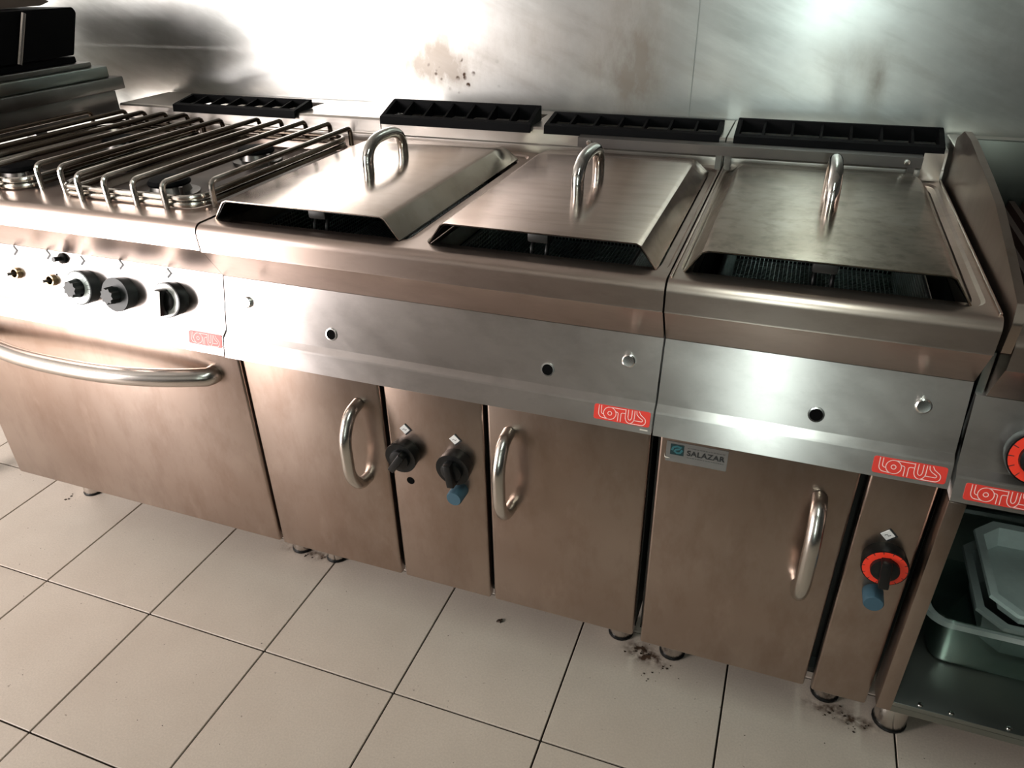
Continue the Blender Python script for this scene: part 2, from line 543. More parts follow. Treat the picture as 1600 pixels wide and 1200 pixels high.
def lathe(bm, prof, seg=24, mat=None):
    """(r, h) outline turned around local Z"""
    rings = []
    for r, h in prof:
        if r < 1e-6:
            rings.append([bm.verts.new((0, 0, h))])
        else:
            rings.append([bm.verts.new((r * math.cos(2 * PI * k / seg), r * math.sin(2 * PI * k / seg), h)) for k in range(seg)])
    for A, B in zip(rings, rings[1:]):
        for k in range(seg):
            a, b, c, d = A[k % len(A)], A[(k + 1) % len(A)], B[(k + 1) % len(B)], B[k % len(B)]
            if len(A) == 1 and len(B) == 1:
                continue
            if len(A) == 1:
                bm.faces.new((a, c, d))
            elif len(B) == 1:
                bm.faces.new((a, b, c))
            else:
                bm.faces.new((a, b, c, d))
    if mat is not None:
        bmesh.ops.transform(bm, matrix=mat, verts=bm.verts)
    return bm


def rrect(x0, x1, y0, y1, r, k=5):
    pts = []
    for cx, cy, a0 in ((x1 - r, y1 - r, 0), (x0 + r, y1 - r, PI / 2), (x0 + r, y0 + r, PI), (x1 - r, y0 + r, 1.5 * PI)):
        for j in range(k + 1):
            a = a0 + PI / 2 * j / k
            pts.append((cx + r * math.cos(a), cy + r * math.sin(a)))
    return pts


def rings_plate(bm, rect, z, loops, floor=False, k=5):
    """flat plate RECT at height Z with pressed rings: loops of ((x0,x1,y0,y1,r), z), bridged inward and downward"""
    x0, x1, y0, y1 = rect
    L = [[bm.verts.new((px, py, zz)) for px, py in rrect(*p, k=k)] for p, zz in loops]
    n = len(L[0])
    c = [bm.verts.new((x1, y1, z)), bm.verts.new((x0, y1, z)), bm.verts.new((x0, y0, z)), bm.verts.new((x1, y0, z))]
    for q in range(4):
        s = q * (k + 1)
        for j in range(k):
            bm.faces.new((c[q], L[0][s + j], L[0][s + j + 1]))
        bm.faces.new((c[q], L[0][s + k], L[0][(s + k + 1) % n], c[(q + 1) % 4]))
    for A, B in zip(L, L[1:]):
        for i in range(n):
            bm.faces.new((A[i], A[(i + 1) % n], B[(i + 1) % n], B[i]))
    if floor:
        bm.faces.new(L[-1])
    return bm


def ribbon(bm, pts, w, closed=False):
    """flat stroke of width w along a 2-D line, in the local XY plane"""
    P = [Vector((p[0], p[1])) for p in pts]
    n = len(P)
    rows = []
    for i in range(n):
        a = P[i - 1] if (i or closed) else P[0]
        b = P[(i + 1) % n] if (i < n - 1 or closed) else P[-1]
        d = (b - a)
        d = d.normalized() if d.length > 1e-9 else Vector((1, 0))
        nn = Vector((-d.y, d.x)) * w * .5
        rows.append((bm.verts.new((P[i].x + nn.x, P[i].y + nn.y, 0)), bm.verts.new((P[i].x - nn.x, P[i].y - nn.y, 0))))
    for i in range(n if closed else n - 1):
        A, B = rows[i], rows[(i + 1) % n]
        bm.faces.new((A[0], A[1], B[1], B[0]))
    return bm


def arc(cx, cy, rx, ry, a0, a1, k=12):
    return [(cx + rx * math.cos(math.radians(a0 + (a1 - a0) * i / k)), cy + ry * math.sin(math.radians(a0 + (a1 - a0) * i / k))) for i in range(k + 1)]


def face_matrix(origin, normal, xdir=(1, 0, 0)):
    z = Vector(normal).normalized()
    x = Vector(xdir)
    x = (x - z * x.dot(z)).normalized()
    y = z.cross(x)
    mm = Matrix((x, y, z)).transposed().to_4x4()
    mm.translation = Vector(origin)
    return mm


def put(o, mm, parent):
    """place an object built in its own frame"""
    o.parent = parent
    mm = mm.copy()
    mm.translation = mm.translation - ORG[0]
    o.matrix_local = mm
    return o


def copy_tree(o, parent=None):
    c = o.copy()
    COL.objects.link(c)
    c.parent = parent
    for ch in list(o.children):
        copy_tree(ch, c)
    return c


# ------------------------------------------------------------------ the room
fl = bx(ROOM['x0'], ROOM['x1'], ROOM['y0'], ROOM['y1'], -0.06, -0.004)
floor = struct(obj('floor', fl, 'grout', smooth=0), 'beige ceramic tile floor with thin dark grout lines', 'floor')
TX, TY, TDX, TDY = -1.7127, 0.1953, 0.3148, 0.3170
tm = None
i0, i1 = math.floor((ROOM['x0'] - TX) / TDX), math.ceil((ROOM['x1'] - TX) / TDX)
j0, j1 = math.floor((ROOM['y0'] - TY) / TDY), math.ceil((ROOM['y1'] - TY) / TDY)
ORG[0] = Vector((0, 0, 0))
for i in range(i0, i1):
    for j in range(j0, j1):
        x, y = TX + i * TDX, TY + j * TDY
        if tm is None:
            b = bx(0.0019, TDX - 0.0019, 0.0019, TDY - 0.0019, -0.0055, 0.0, bev=0.0008, seg=1)
            o = obj('tile', b, 'tile', floor, smooth=0)
            tm = o.data
        else:
            o = bpy.data.objects.new('tile', tm)
            COL.objects.link(o)
            o.parent = floor
        o.location = (x, y, random.uniform(-0.0002, 0.0002))

X0, X1, Y0, Y1, Z1 = ROOM['x0'], ROOM['x1'], ROOM['y0'], ROOM['y1'], ROOM['z1']
wb = struct(obj('wall_back', bx(X0, X1, Y1 + 0.004, Y1 + 0.1, 0, Z1), 'paint'), 'kitchen wall behind the cooking line clad in stained steel sheets', 'wall')
SEAM = -0.106
for a, b in ((X0, -2.2), (-2.2, SEAM - 0.0008), (SEAM + 0.0008, X1)):
    obj('steel_sheet', bx(a, b, Y1, Y1 + 0.0035, 0.0, Z1, bev=0.0005, seg=1), 'wall_steel', wb)
struct(obj('wall_left', bx(X0 - 0.1, X0, Y0 - 0.1, Y1 + 0.1, 0, Z1), 'paint'), 'painted side wall of the kitchen near the doorway', 'wall')
struct(obj('wall_right', bx(X1, X1 + 0.1, Y0 - 0.1, Y1 + 0.1, 0, Z1), 'paint_dark'), 'painted side wall of the kitchen past the grill', 'wall')
wf = new()
dx0, dx1, dz0, dz1 = DOORWAY
box(wf, X0, dx0, Y0 - 0.1, Y0, 0, Z1)
wx0, wx1, wz0, wz1 = WIN
box(wf, dx1, wx0, Y0 - 0.1, Y0, 0, Z1)
box(wf, wx1, X1, Y0 - 0.1, Y0, 0, Z1)
box(wf, wx0, wx1, Y0 - 0.1, Y0, 0, wz0)
box(wf, wx0, wx1, Y0 - 0.1, Y0, wz1, Z1)
box(wf, dx0, dx1, Y0 - 0.1, Y0, dz1, Z1)
struct(obj('wall_front', wf, 'paint'), 'painted wall with an open doorway facing the cooking line', 'wall')
struct(obj('ceiling', bx(X0, X1, Y0, Y1, Z1, Z1 + 0.1), 'ceiling'), 'plain pale kitchen ceiling', 'ceiling')
d1 = struct(obj('door_1', bx(dx0, dx1, Y0 - 0.14, Y0 + 0.02, dz1, dz1 + 0.05), 'teal_steel'), 'wide open doorway that lets in the daylight', 'doorway')
ORG[0] = Vector((0, 0, 0))
for a in (dx0, dx1 - 0.04):
    obj('door_jamb', bx(a, a + 0.04, Y0 - 0.14, Y0 + 0.02, 0, dz1), 'teal_steel', d1)

struct(obj('wall_shade_partition', bx(-2.15, -2.05, Y0, -1.82, 0, Z1), 'paint'), 'unseen painted partition added to block part of the doorway light', 'wall')  # unseen stub, added to keep doorway light off the right side
wf_ = new()
for a, c, e, g in ((wx0, wx0 + .012, wz0, wz1), (wx1 - .012, wx1, wz0, wz1), (wx0, wx1, wz0, wz0 + .012), (wx0, wx1, wz1 - .012, wz1)):
    box(wf_, a, c, Y0 - .09, Y0 + .01, e, g)
w1 = struct(obj('window_1', wf_, 'teal_steel'), 'tall narrow window facing the fryers', 'window')

# the ceiling lamp over the aisle
LAMP = (0.20, -1.15, 2.45)
t = thing('fluorescent_lamp', 'long fluorescent ceiling lamp over the aisle', 'lamp', LAMP)
obj('housing', bx(LAMP[0] - .06, LAMP[0] + .06, LAMP[1] - .62, LAMP[1] + .62, LAMP[2] + .05, Z1 - 0.001, bev=.006), 'ceiling', t)
obj('lamp_tube', tube(new(), [(LAMP[0], LAMP[1] - .6, LAMP[2] + .03), (LAMP[0], LAMP[1] + .6, LAMP[2] + .03)], .014, 12), 'lamp', t)
area_light('fluorescent_glow', (LAMP[0], LAMP[1], LAMP[2] - .01), (0, 0, 0), .10, 1.2, 15, (0.84, 1.0, 0.93))

# unseen counter, added across the aisle to darken the reflections in the steel
t = thing('unseen_counter', 'unseen counter added across the aisle to darken reflections in the steel', 'counter', (-.2, -2.1, 0))
obj('counter_top', bx(-2.04, 1.88, -2.39, -1.80, .85, .89, bev=.004), 'dark_steel', t)
obj('counter_body', bx(-2.02, 1.86, -2.385, -1.84, .12, .849), 'paint_dark', t)
for x in (-1.95, -.2, 1.78):
    for y in (-2.3, -1.9):
        obj('leg', lathe(new(), [(0, 0), (.025, 0), (.025, .12), (0, .12)], 12, Matrix.Translation((x, y, 0))), 'dark_steel', t)

# ------------------------------------------------------------------ shared appliance pieces
PN = Vector((0, -0.973, 0.231))           # the way the sloping control fascia faces


def fascia_pt(x, z, off=0.0, dz=0.0):
    z0 = z - dz
    return Vector((x, 0.0199 + (z0 - 0.699) * 0.238, z)) + PN * off


def nose_bm(x0, x1, dz=0.0, yb=0.045):
    r = 0.016
    prof = [(yb, .905), (.018, .905)]
    for j in range(1, 7):
        a = PI / 2 * j / 6
        prof.append((.018 - r * math.sin(a), .905 - r + r * math.cos(a)))
    prof += [(.0035, .861), (.0030, .8585), (.0060, .8572), (.0437, .799), (.075, .799), (.075, .895), (yb, .895)]
    b = new()
    prism_x(b, [(y, z + dz) for y, z in prof], x0, x1, bev=0.0010, bevpts=[11])
    return b


def fascia_bm(x0, x1, dz=0.0):
    prof = [(.0437, .7985), (.0205, .7010), (.0200, .6985), (.0105, .6905), (.0085, .6875), (0.0, .653), (.026, .653), (.026, .660), (.075, .66), (.075, .7985)]
    b = new()
    prism_x(b, [(y, z + dz) for y, z in prof], x0, x1, bev=0.0005, bevpts=[1, 2, 3, 4, 5])
    return b


def badge(parent, x0, x1, zc, dz=0.0):
    """red enamel plate with double-line lettering"""
    w, h = x1 - x0, 0.0245
    n = Vector((0, -0.0358, 0.0099)).normalized()
    n = Vector((0, n.y, n.z))
    # the trim runs from (y .0099, z .689) to (0, .653): out and down
    tn = Vector((0, -0.0360, 0.0099)).normalized()
    yc = 0.0099 * (zc - dz - .653) / .036
    mm = face_matrix(Vector(((x0 + x1) / 2, yc, zc)) + tn * 0.0006, tn)
    b = new()
    box(b, -w / 2, w / 2, -h / 2, h / 2, -0.0004, 0.0008)
    ed = [e for e in b.edges if abs((e.verts[0].co - e.verts[1].co).z) > 0.0005]
    bmesh.ops.bevel(b, geom=ed, offset=0.0035, segments=3, profile=.5, affect='EDGES')
    bd = put(obj('badge', b, 'red'), mm, parent)
    s = new()

    def U(p):
        return [((u - .5) * w, (v - .5) * h) for u, v in p]
    lw = 0.0011
    ky = w / h
    cx, cy, R = .285, .50, .40
    rx = R / ky
    strokes = [
        ([(.085, .96), (.085, .48)] + arc(.085 + .07, .48, .07, .33, 180, 262, 8) + [(.25, .12), (.285, .10)], False),
        ([(.130, .96), (.130, .56)] + arc(.130 + .04, .56, .04, .16, 180, 270, 6) + [(cx - rx * .97, .40)], False),
        (arc(cx, cy, rx, R, 0, 345, 28), True),
        (arc(cx, cy, .125 / ky, .125, 0, 345, 16), True),
        ([(.285, .90), (.56, .90)], False),
        ([(cx + rx * .93, .66), (.40, .66)] + arc(.40, .56, .035, .10, 90, 0, 6) + [(.435, .06)], False),
        ([(.485, .06), (.485, .56)] + arc(.52, .56, .035, .10, 180, 90, 6) + [(.565, .66)], False),
        ([(.565, .94), (.565, .46)] + arc(.645, .46, .08, .40, 180, 360, 16) + [(.725, .94)], False),
        ([(.612, .94), (.612, .50)] + arc(.645, .50, .033, .22, 180, 360, 10) + [(.678, .94)], False),
        ([(.645, .06), (.85, .06)] + arc(.85, .34, .075, .28, -90, 60, 12) + [(.83, .74), (.80, .94)], False),
        ([(.715, .30), (.85, .30)] + arc(.85, .38, .022, .08, -90, 70, 6) + [(.80, .58), (.765, .72), (.755, .94)], False)]
    for p, c in strokes:
        ribbon(s, U(p), lw, c)
    l = obj('lettering', s, 'white_line', smooth=0)
    l.parent = bd
    l.location = (0, 0, 0.0010)
    return bd


def diamond(parent, mm, s=0.0085, glyph='ink'):
    b = new()
    vs = [b.verts.new((s * math.cos(a), s * math.sin(a), 0)) for a in (0, PI / 2, PI, 1.5 * PI)]
    f = b.faces.new(vs)
    r = bmesh.ops.extrude_face_region(b, geom=[f])
    bmesh.ops.translate(b, verts=[v for v in r['geom'] if isinstance(v, bmesh.types.BMVert)], vec=(0, 0, 0.0022))
    bmesh.ops.bevel(b, geom=b.edges[:], offset=0.0004, segments=1, affect='EDGES')
    d = put(obj('pictogram_plate', b, 'pale_plate', smooth=0), mm, parent)
    e = new()
    vs = [e.verts.new((s * 1.20 * math.cos(a) + s * .14, s * 1.20 * math.sin(a) - s * .05, z)) for z in (0.0001, 0.0012) for a in (0, PI / 2, PI, 1.5 * PI)]
    e.faces.new(vs[:4])
    e.faces.new(vs[4:])
    for i in range(4):
        e.faces.new((vs[i], vs[(i + 1) % 4], vs[4 + (i + 1) % 4], vs[4 + i]))
    q = obj('dark_underlay', e, 'ink', smooth=0)  # dark diamond under the plate, larger and shifted right to outline it
    q.parent = d
    g = new()
    ribbon(g, [(-s * .4, -s * .1), (-s * .1, s * .15), (s * .1, -s * .15), (s * .4, s * .1)], s * .10)
    q = obj('pictogram', g, glyph, smooth=0)
    q.parent = d
    q.location = (0, 0, 0.0024)
    return d


def knob(parent, mm, R=0.034, depth=0.028, dial=None, grip='star', body='black', pointer=0.0):
    """turning knob: skirt, printed dial face and a grip, about the local Z axis"""
    b = lathe(new(), [(0, 0), (R * .93, 0), (R * .96, depth * .3), (R, depth * .85), (R * .985, depth), (R * .6, depth), (0, depth)], 32)
    k = put(obj('knob', b, body), mm, parent)
    if dial:
        d = lathe(new(), [(R * .55, 0), (R * .93, 0), (R * .93, 0.0006), (R * .55, 0.0006)], 32)
        o = obj('dial_ring', d, dial)
        o.parent = k
        o.location = (0, 0, depth + 0.0002)
    g = new()
    h = depth * .75
    if grip == 'star':
        n = 9
        ring = []
        for i in range(2 * n):
            rr = R * (.52 if i % 2 == 0 else .40)
            ring.append((rr * math.cos(PI * i / n), rr * math.sin(PI * i / n)))
        a = [g.verts.new((x, y, 0)) for x, y in ring]
        c = [g.verts.new((x * .92, y * .92, h)) for x, y in ring]
        g.faces.new(c)
        for i in range(2 * n):
            g.faces.new((a[i], a[(i + 1) % (2 * n)], c[(i + 1) % (2 * n)], c[i]))
    else:
        lathe(g, [(0, 0), (R * .62, 0), (R * .60, h * .35), (R * .40, h * .45), (0, h * .45)], 24)
        box(g, -R * .22, R * .22, -R * .80, R * .66, 0, h, bev=R * .07)
    o = obj('grip', g, 'black' if grip != 'star' or body == 'black' else body, smooth=30)
    o.parent = k
    o.location = (0, 0, depth)
    o.rotation_euler = (0, 0, pointer)
    if grip == 'bar_white':
        f = bx(-R * .19, R * .19, -R * .74, R * .60, 0, 0.0008)
        q = obj('pointer_face', f, 'dial_white')
        q.parent = k
        q.location = (0, 0, depth + h)
        q.rotation_euler = (0, 0, pointer)
    return k


def c_handle(x, za, zb, yb, out, r, tilt=0.0):
    """bent tube pull handle standing off a vertical door"""
    pts = fillet([(x, yb, za), (x, yb - out * .55, za - .004), (x, yb - out, za - .042), (x, yb - out, zb + .042), (x, yb - out * .55, zb + .004), (x, yb, zb)], .034, 6)
    return tube(new(), pts, r, 14)


def leg_bm(x, y, r=0.025, z1=0.17):
    return lathe(new(), [(0, 0), (r * .92, 0), (r, .004), (r, .05), (r * .93, .054), (r * .93, z1), (0, z1)], 20, Matrix.Translation((x, y, 0)))


def leg(parent, x, y, r=0.025, z1=0.17):
    o = obj('leg', leg_bm(x, y, r, z1), 'handle', parent)
    p = lathe(new(), [(r * .9, .0004), (r + .0022, .0004), (r + .0022, .004), (r + .0004, .0055), (r * .9, .0055)], 20, Matrix.Translation((x, y, 0)))
    obj('foot_ring', p, 'black', o)
    return o


def flue_bm(x0, x1, z=0.960, dz=0.0, openings=(), lip=.690):
    """boxed flue along the back of a unit with dark slots under its grates"""
    b = new()
    prof = [(.656, .905), (.656, .922), (.660, .925), (.660, .955), (.664, z), (.668, z), (.668, .905)]
    prism_x(b, [(y, zz + dz) for y, zz in prof], x0, x1, bev=0.001, bevpts=[1, 2, 4])
    xs = [x0]
    for a, c in openings:
        xs += [a, c]
    xs.append(x1)
    for a, c in zip(xs[0::2], xs[1::2]):
        box(b, a, c, .668, .848, z - .012 + dz, z + dz)
    for a, c in openings:
        box(b, a, c, .668, lip, z - .012 + dz, z + dz)
        box(b, a, c, .806, .848, z - .012 + dz, z + dz)
        box(b, a - .001, c + .001, .668, .848, .86 + dz, .87 + dz)
    return b


def door(parent, x0, x1, z0=0.175, z1=0.650, y0=0.028, mat='door', name='door'):
    return obj(name, bx(x0, x1, y0, y0 + .02, z0, z1, bev=.005, seg=3), mat, parent)


def carcass(parent, x0, x1, z0=0.178, z1=0.895):
    b = new()
    box(b, x0, x0 + .012, .052, .652, z0, z1)
    box(b, x1 - .012, x1, .052, .652, z0, z1)
    box(b, x0, x1, .640, .652, z0, z1)
    box(b, x0, x1, .052, .652, z0, z0 + .012)
    box(b, x0 + .012, x1 - .012, .078, .09, z0, .79)
    return obj('carcass', b, 'carcass', parent)


def bolt(parent, x, z, dz=0.0):
    mm = face_matrix(fascia_pt(x, z, 0, dz), PN)
    b = lathe(new(), [(0, 0), (.0105, 0), (.0105, .004), (.0085, .0055), (0, .0048)], 6 if False else 18)
    return put(obj('screw', b, 'plate', smooth=30), mm, parent)


def port(parent, x, z, dz=0.0):
    mm = face_matrix(fascia_pt(x, z, 0, dz), PN)
    b = lathe(new(), [(.0085, 0), (.0115, 0), (.0112, .0016), (.009, .0018), (.0085, 0)], 20)
    o = put(obj('grommet', b, 'plate'), mm, parent)
    h = lathe(new(), [(0, 0.0004), (.0088, 0.0004), (.0088, 0.0012), (0, 0.0012)], 20)
    q = obj('hole', h, 'void')
    q.parent = o
    return o


# ------------------------------------------------------------------ gas range (x -1.6 .. -0.803)
RX0, RX1 = -1.600, -0.8025
t = thing('gas_range', 'stainless gas range with rod pan supports above a wide oven door', 'range', (-1.2, .33, 0))
carcass(t, RX0 + .004, RX1 - .004)
b = nose_bm(RX0, RX1, .002)
WELLS = [(-1.625, -1.225, -1.435), (-1.225, RX1, -1.0165)]
rings_plate(b, (RX0, -1.2265, .045, .656), .907, [((-1.585, -1.245, .085, .61, .05), .907), ((-1.578, -1.252, .092, .603, .045), .889)], True)
rings_plate(b, (-1.2265, RX1, .045, .656), .907, [((-1.185, -.845, .085, .61, .05), .907), ((-1.178, -.852, .092, .603, .045), .889)], True)
obj('worktop', b, 'top', t, smooth=20)
for cx in (-1.415, -1.015):
    obj('drip_tray', rings_plate(new(), (cx - .1615, cx + .1615, .0945, .6005), .8912, [((cx - .154, cx + .154, .102, .593, .04), .8912), ((cx - .148, cx + .148, .108, .587, .036), .8900)], True), 'burnt', t)
    for cy in (.185, .46):
        bu = lathe(new(), [(0, .8905), (.055, .8905), (.055, .897), (.040, .900), (.036, .913), (.030, .913), (0, .913)], 28, Matrix.Translation((cx, cy, 0)))
        o = obj('burner', bu, 'dark_steel', t)
        cp = lathe(new(), [(0, .9132), (.040, .9132), (.041, .917), (.037, .923), (.012, .926), (0, .926)], 28, Matrix.Translation((cx, cy, 0)))
        obj('burner_cap', cp, 'iron', o)
        pp = tube(new(), [(cx + .055, cy - .03, .890), (cx + .055, cy - .03, .918)], .004, 8)
        obj('pilot', pp, 'dark_steel', o)
obj('fascia', fascia_bm(RX0, RX1, .002), 'fascia', t, smooth=12)
obj('flue', flue_bm(RX0, RX1, .960, 0, [(-1.405, -1.045)]), 'flue', t)
dr = door(t, -1.583, -.792 - .004, .177, .650, .028, name='oven_door')
hx0, hx1 = -1.505, -.868
pts = []
for k in range(25):
    s = k / 24
    x = hx0 + (hx1 - hx0) * s
    pts.append((x, .012 - .060 * (1 - abs(2 * s - 1) ** 2.4), .592))
pts = [(hx0 - .004, .028, .592), (hx0 - .004, .020, .592)] + pts + [(hx1 + .004, .020, .592), (hx1 + .004, .028, .592)]
obj('door_handle', tube(new(), pts, .0185, 16), 'handle', dr)
for x in (-1.57, -.875):
    for y in (.187, .60):
        leg(t, x, y)
badge(t, -.881, -.8045, .681, .002)
for x, z in ((-1.321, .791), (-1.231, .792), (-1.142, .790), (-1.044, .793), (-.929, .790)):
    diamond(t, face_matrix(fascia_pt(x, z), PN))
knob(t, face_matrix(fascia_pt(-1.128, .742), PN), .034, .026, 'dial_pale', 'star', 'blackgrey', .2)
knob(t, face_matrix(fascia_pt(-1.036, .740), PN), .033, .026, None, 'star', 'blackgrey', .5)
knob(t, face_matrix(fascia_pt(-.914, .745), PN), .0335, .026, 'dial_white', 'bar_white', 'black', -.05)
mm = face_matrix(fascia_pt(-1.187, .789), PN)
b = lathe(new(), [(0, 0), (.011, 0), (.0105, .006), (.0048, .009), (.0048, .024), (0, .024)], 18)
put(obj('push_button', b, 'black'), mm, t)
for x, z in ((-1.318, .746), (-1.222, .743)):
    mm = face_matrix(fascia_pt(x, z), PN)
    c = put(obj('shaft_collar', lathe(new(), [(.0085, .001), (.0085, .010), (.0115, .010), (.012, 0), (.0085, 0)], 20), 'brass'), mm, t)
    q = obj('collar_hole', lathe(new(), [(0, .001), (.0085, .001), (.0085, .002), (0, .002)], 18), 'void')
    q.parent = c
    q = obj('shaft', lathe(new(), [(0, .002), (.0032, .002), (.0032, .026), (0, .026)], 10), 'dark_steel')
    q.parent = c
put(obj('screw_hole', lathe(new(), [(0, 0), (.002, 0), (.002, .0008), (0, .0008)], 10), 'void'), face_matrix(fascia_pt(-1.211, .755), PN), t)


def pan_support(cx, label):
    t = thing('pan_support', label, 'pan support', (cx, .33, .907), 'rod pan supports on the range')
    f = new()
    for z in (.9135, .9260):
        P = [(x, y, z) for x, y in rrect(cx - .160, cx + .160, .072, .598, .035, 6)]
        tube(f, P, .0055, 10, closed=True)
    obj('frame', f, 'rod', t)
    for i, dx in enumerate((-.180, -.097, -.032, .036, .104, .180)):
        yf, yb = (.098, .575) if i in (0, 5) else (.061, .610)
        p = fillet([(cx + dx, yf, .9075), (cx + dx, yf, .953), (cx + dx, yb, .953), (cx + dx, yb, .9135)], .014, 4)
        obj('rod', tube(new(), p, .0055, 10), 'rod', t)
    return t


pan_support(-1.0145, 'steel rod pan support next to the fryer lid')
pan_support(-1.435, 'steel rod pan support farther from the fryers beside the dark grill')


# ------------------------------------------------------------------ fryers
def tank_loops(cx):
    return [((cx - .192, cx + .192, .036, .634, .030), .905), ((cx - .188, cx + .188, .040, .630, .028), .9015),
            ((cx - .1785, cx + .1785, .044, .606, .030), .9015), ((cx - .1765, cx + .1765, .046, .603, .029), .899),
            ((cx - .176, cx + .176, .0465, .602, .029), .868)]


def fryer_top(x0, x1, cells):
    b = nose_bm(x0, x1, 0, .030)
    for a, c, cx in cells:
        rings_plate(b, (a, c, .030, .656), .905, tank_loops(cx))
    return b


def tank(parent, cx):
    b = new()
    L = []
    for (p, z) in (((cx - .175, cx + .175, .0475, .601, .029), .8675), ((cx - .170, cx + .170, .054, .596, .026), .72)):
        L.append([b.verts.new((px, py, z)) for px, py in rrect(*p)])
    n = len(L[0])
    for i in range(n):
        b.faces.new((L[0][i], L[0][(i + 1) % n], L[1][(i + 1) % n], L[1][i]))
    b.faces.new(L[1])
    return obj('tank', b, 'tank', parent)


t = thing('double_fryer', 'stainless double fryer with two lidded tanks above two cabinet doors', 'fryer', (-.4, .33, 0))
DX0, DX1 = -.800, -.0025
carcass(t, DX0 + .003, DX1 - .003)
obj('worktop', fryer_top(DX0, DX1, ((DX0, -.4, -.602), (-.4, DX1, -.198))), 'top', t, smooth=20)
tank(t, -.602)
tank(t, -.198)
obj('fascia', fascia_bm(DX0, DX1), 'fascia', t, smooth=12)
obj('flue', flue_bm(DX0, DX1, .960, 0, [(-.775, -.43), (-.375, -.03)]), 'flue', t)
d = door(t, -.7885, -.4945)
obj('door_handle', c_handle(-.541, .588, .420, .028, .060, .0115), 'handle', d)
d = door(t, -.2865, -.006)
obj('door_handle', c_handle(-.246, .588, .424, .028, .056, .0115), 'handle', d)
cp = door(t, -.4855, -.2945, name='control_panel')
for x, pz, pt in ((-.449, .551, -.5), (-.350, .550, .25)):
    diamond(t, face_matrix((x, .028, pz), (0, -1, 0)), .0105)
knob(t, face_matrix((-.452, .028, .500), (0, -1, 0)), .0310, .024, None, 'bar', 'black', -.6)
knob(t, face_matrix((-.347, .028, .500), (0, -1, 0)), .0325, .026, None, 'bar', 'black', .12)
put(obj('hole', lathe(new(), [(0, 0), (.0080, 0), (.0080, .0006), (0, .0006)], 20), 'void'), face_matrix((-.449, .028, .433), (0, -1, 0)), t)
put(obj('push_button', lathe(new(), [(0, 0), (.0155, 0), (.0150, .030), (.0135, .0325), (0, .0325)], 24), 'blue'), face_matrix((-.345, .028, .440), (0, -1, 0)), t)
bolt(t, -.750, .758)
bolt(t, -.050, .758)
port(t, -.575, .724)
port(t, -.177, .724)
badge(t, -.094, -.006, .676)
obj('torn_label', bx(-.020, -.008, .0012, .0016, .6565, .660), 'paper', t)
for x in (-.775, -.055):
    for y in (.187, .60):
        leg(t, x, y)

t = thing('single_fryer', 'narrow stainless single fryer with one door and a red ringed knob', 'fryer', (.2, .33, 0))
SX0, SX1 = .0005, .4055
carcass(t, SX0 + .003, SX1 - .003)
obj('worktop', fryer_top(SX0, SX1, ((SX0, SX1, .2015),)), 'top', t, smooth=20)
tank(t, .2015)
for a in (SX0 + .0005, SX1 - .0045):
    obj('edge_rim', bx(a, a + .004, .020, .650, .9045, .9085, bev=.001), 'top', t)
obj('fascia', fascia_bm(SX0, SX1), 'fascia', t, smooth=12)
obj('flue', flue_bm(SX0, SX1, .960, 0, [(.03, .375)], .735), 'flue', t)
d = door(t, .0085, .3015, .165, .650)
hb = c_handle(.254, .578, .398, .028, .052, .0125)
obj('door_handle', hb, 'handle', d)
door(t, .3135, .4035, .160, .640, name='control_panel')
diamond(t, face_matrix((.358, .028, .535), (0, -1, 0)), .0105)
knob(t, face_matrix((.3625, .028, .489), (0, -1, 0)), .0335, .024, 'dial_red', 'bar', 'black', .1)
put(obj('push_button', lathe(new(), [(0, 0), (.0155, 0), (.0150, .026), (.0135, .0285), (0, .0285)], 24), 'blue'), face_matrix((.3615, .028, .418), (0, -1, 0)), t)
bolt(t, .354, .758)
port(t, .224, .722)
badge(t, .308, .4005, .671)
for x in (.060, .365):
    for y in (.172, .60):
        leg(t, x, y)
# sticker of the supplier
st = obj('sticker', bx(.020, .1145, .0272, .0279, .5925, .6305), 'sticker', t)
lg = new()
box(lg, .0265, .0475, .0268, .0271, .6065, .6265)
lg = obj('sticker_logo', lg, 'sticker_dark', st)
sw = new()
ribbon(sw, [(-.008, -.002), (-.006, .004), (0, .0065), (.006, .005), (.003, .002), (-.002, .000), (-.004, -.003), (0, -.006), (.005, -.005), (.008, .001)], .0035)
o = put(obj('swoosh', sw, 'sticker_teal', smooth=0), face_matrix((.037, .0266, .6165), (0, -1, 0)), st)
cu = bpy.data.curves.new('letters', 'FONT')
cu.body = 'SALAZAR'
cu.size = .0135
cu.offset = .00035
cu.space_character = 1.06
to = bpy.data.objects.new('letters_source', cu)
COL.objects.link(to)
bpy.context.view_layer.update()
dg = bpy.context.evaluated_depsgraph_get()
me = bpy.data.meshes.new_from_object(to.evaluated_get(dg))
bpy.data.objects.remove(to)
me.materials.clear()
me.materials.append(M['ink'])
xs = [v.co.x for v in me.vertices]
k = .058 / (max(xs) - min(xs))
for v in me.vertices:
    v.co.x = (v.co.x - min(xs)) * k
    v.co.y *= 1.0
o = bpy.data.objects.new('lettering', me)
COL.objects.link(o)
put(o, face_matrix((.0525, .0267, .6095), (0, -1, 0)), st)
tl = new()
for zz in (.6222, .6045):
    x = .053
    while x < .109:
        w = random.uniform(.0015, .004)
        box(tl, x, min(x + w, .110), .0269, .0271, zz, zz + .0013)
        x += w + random.uniform(.0006, .0015)
o = obj('small_print', tl, 'sticker_pale', st)
ORG[0] = Vector((.2, .33, 0))
b = new()
vs = [b.verts.new(p) for p in ((.0175, .0270, .6075), (.0195, .0262, .6010), (.0275, .0265, .5990), (.0215, .0270, .5975), (.0185, .0270, .5985))]
b.faces.new(vs)
r = bmesh.ops.extrude_face_region(b, geom=b.faces[:])
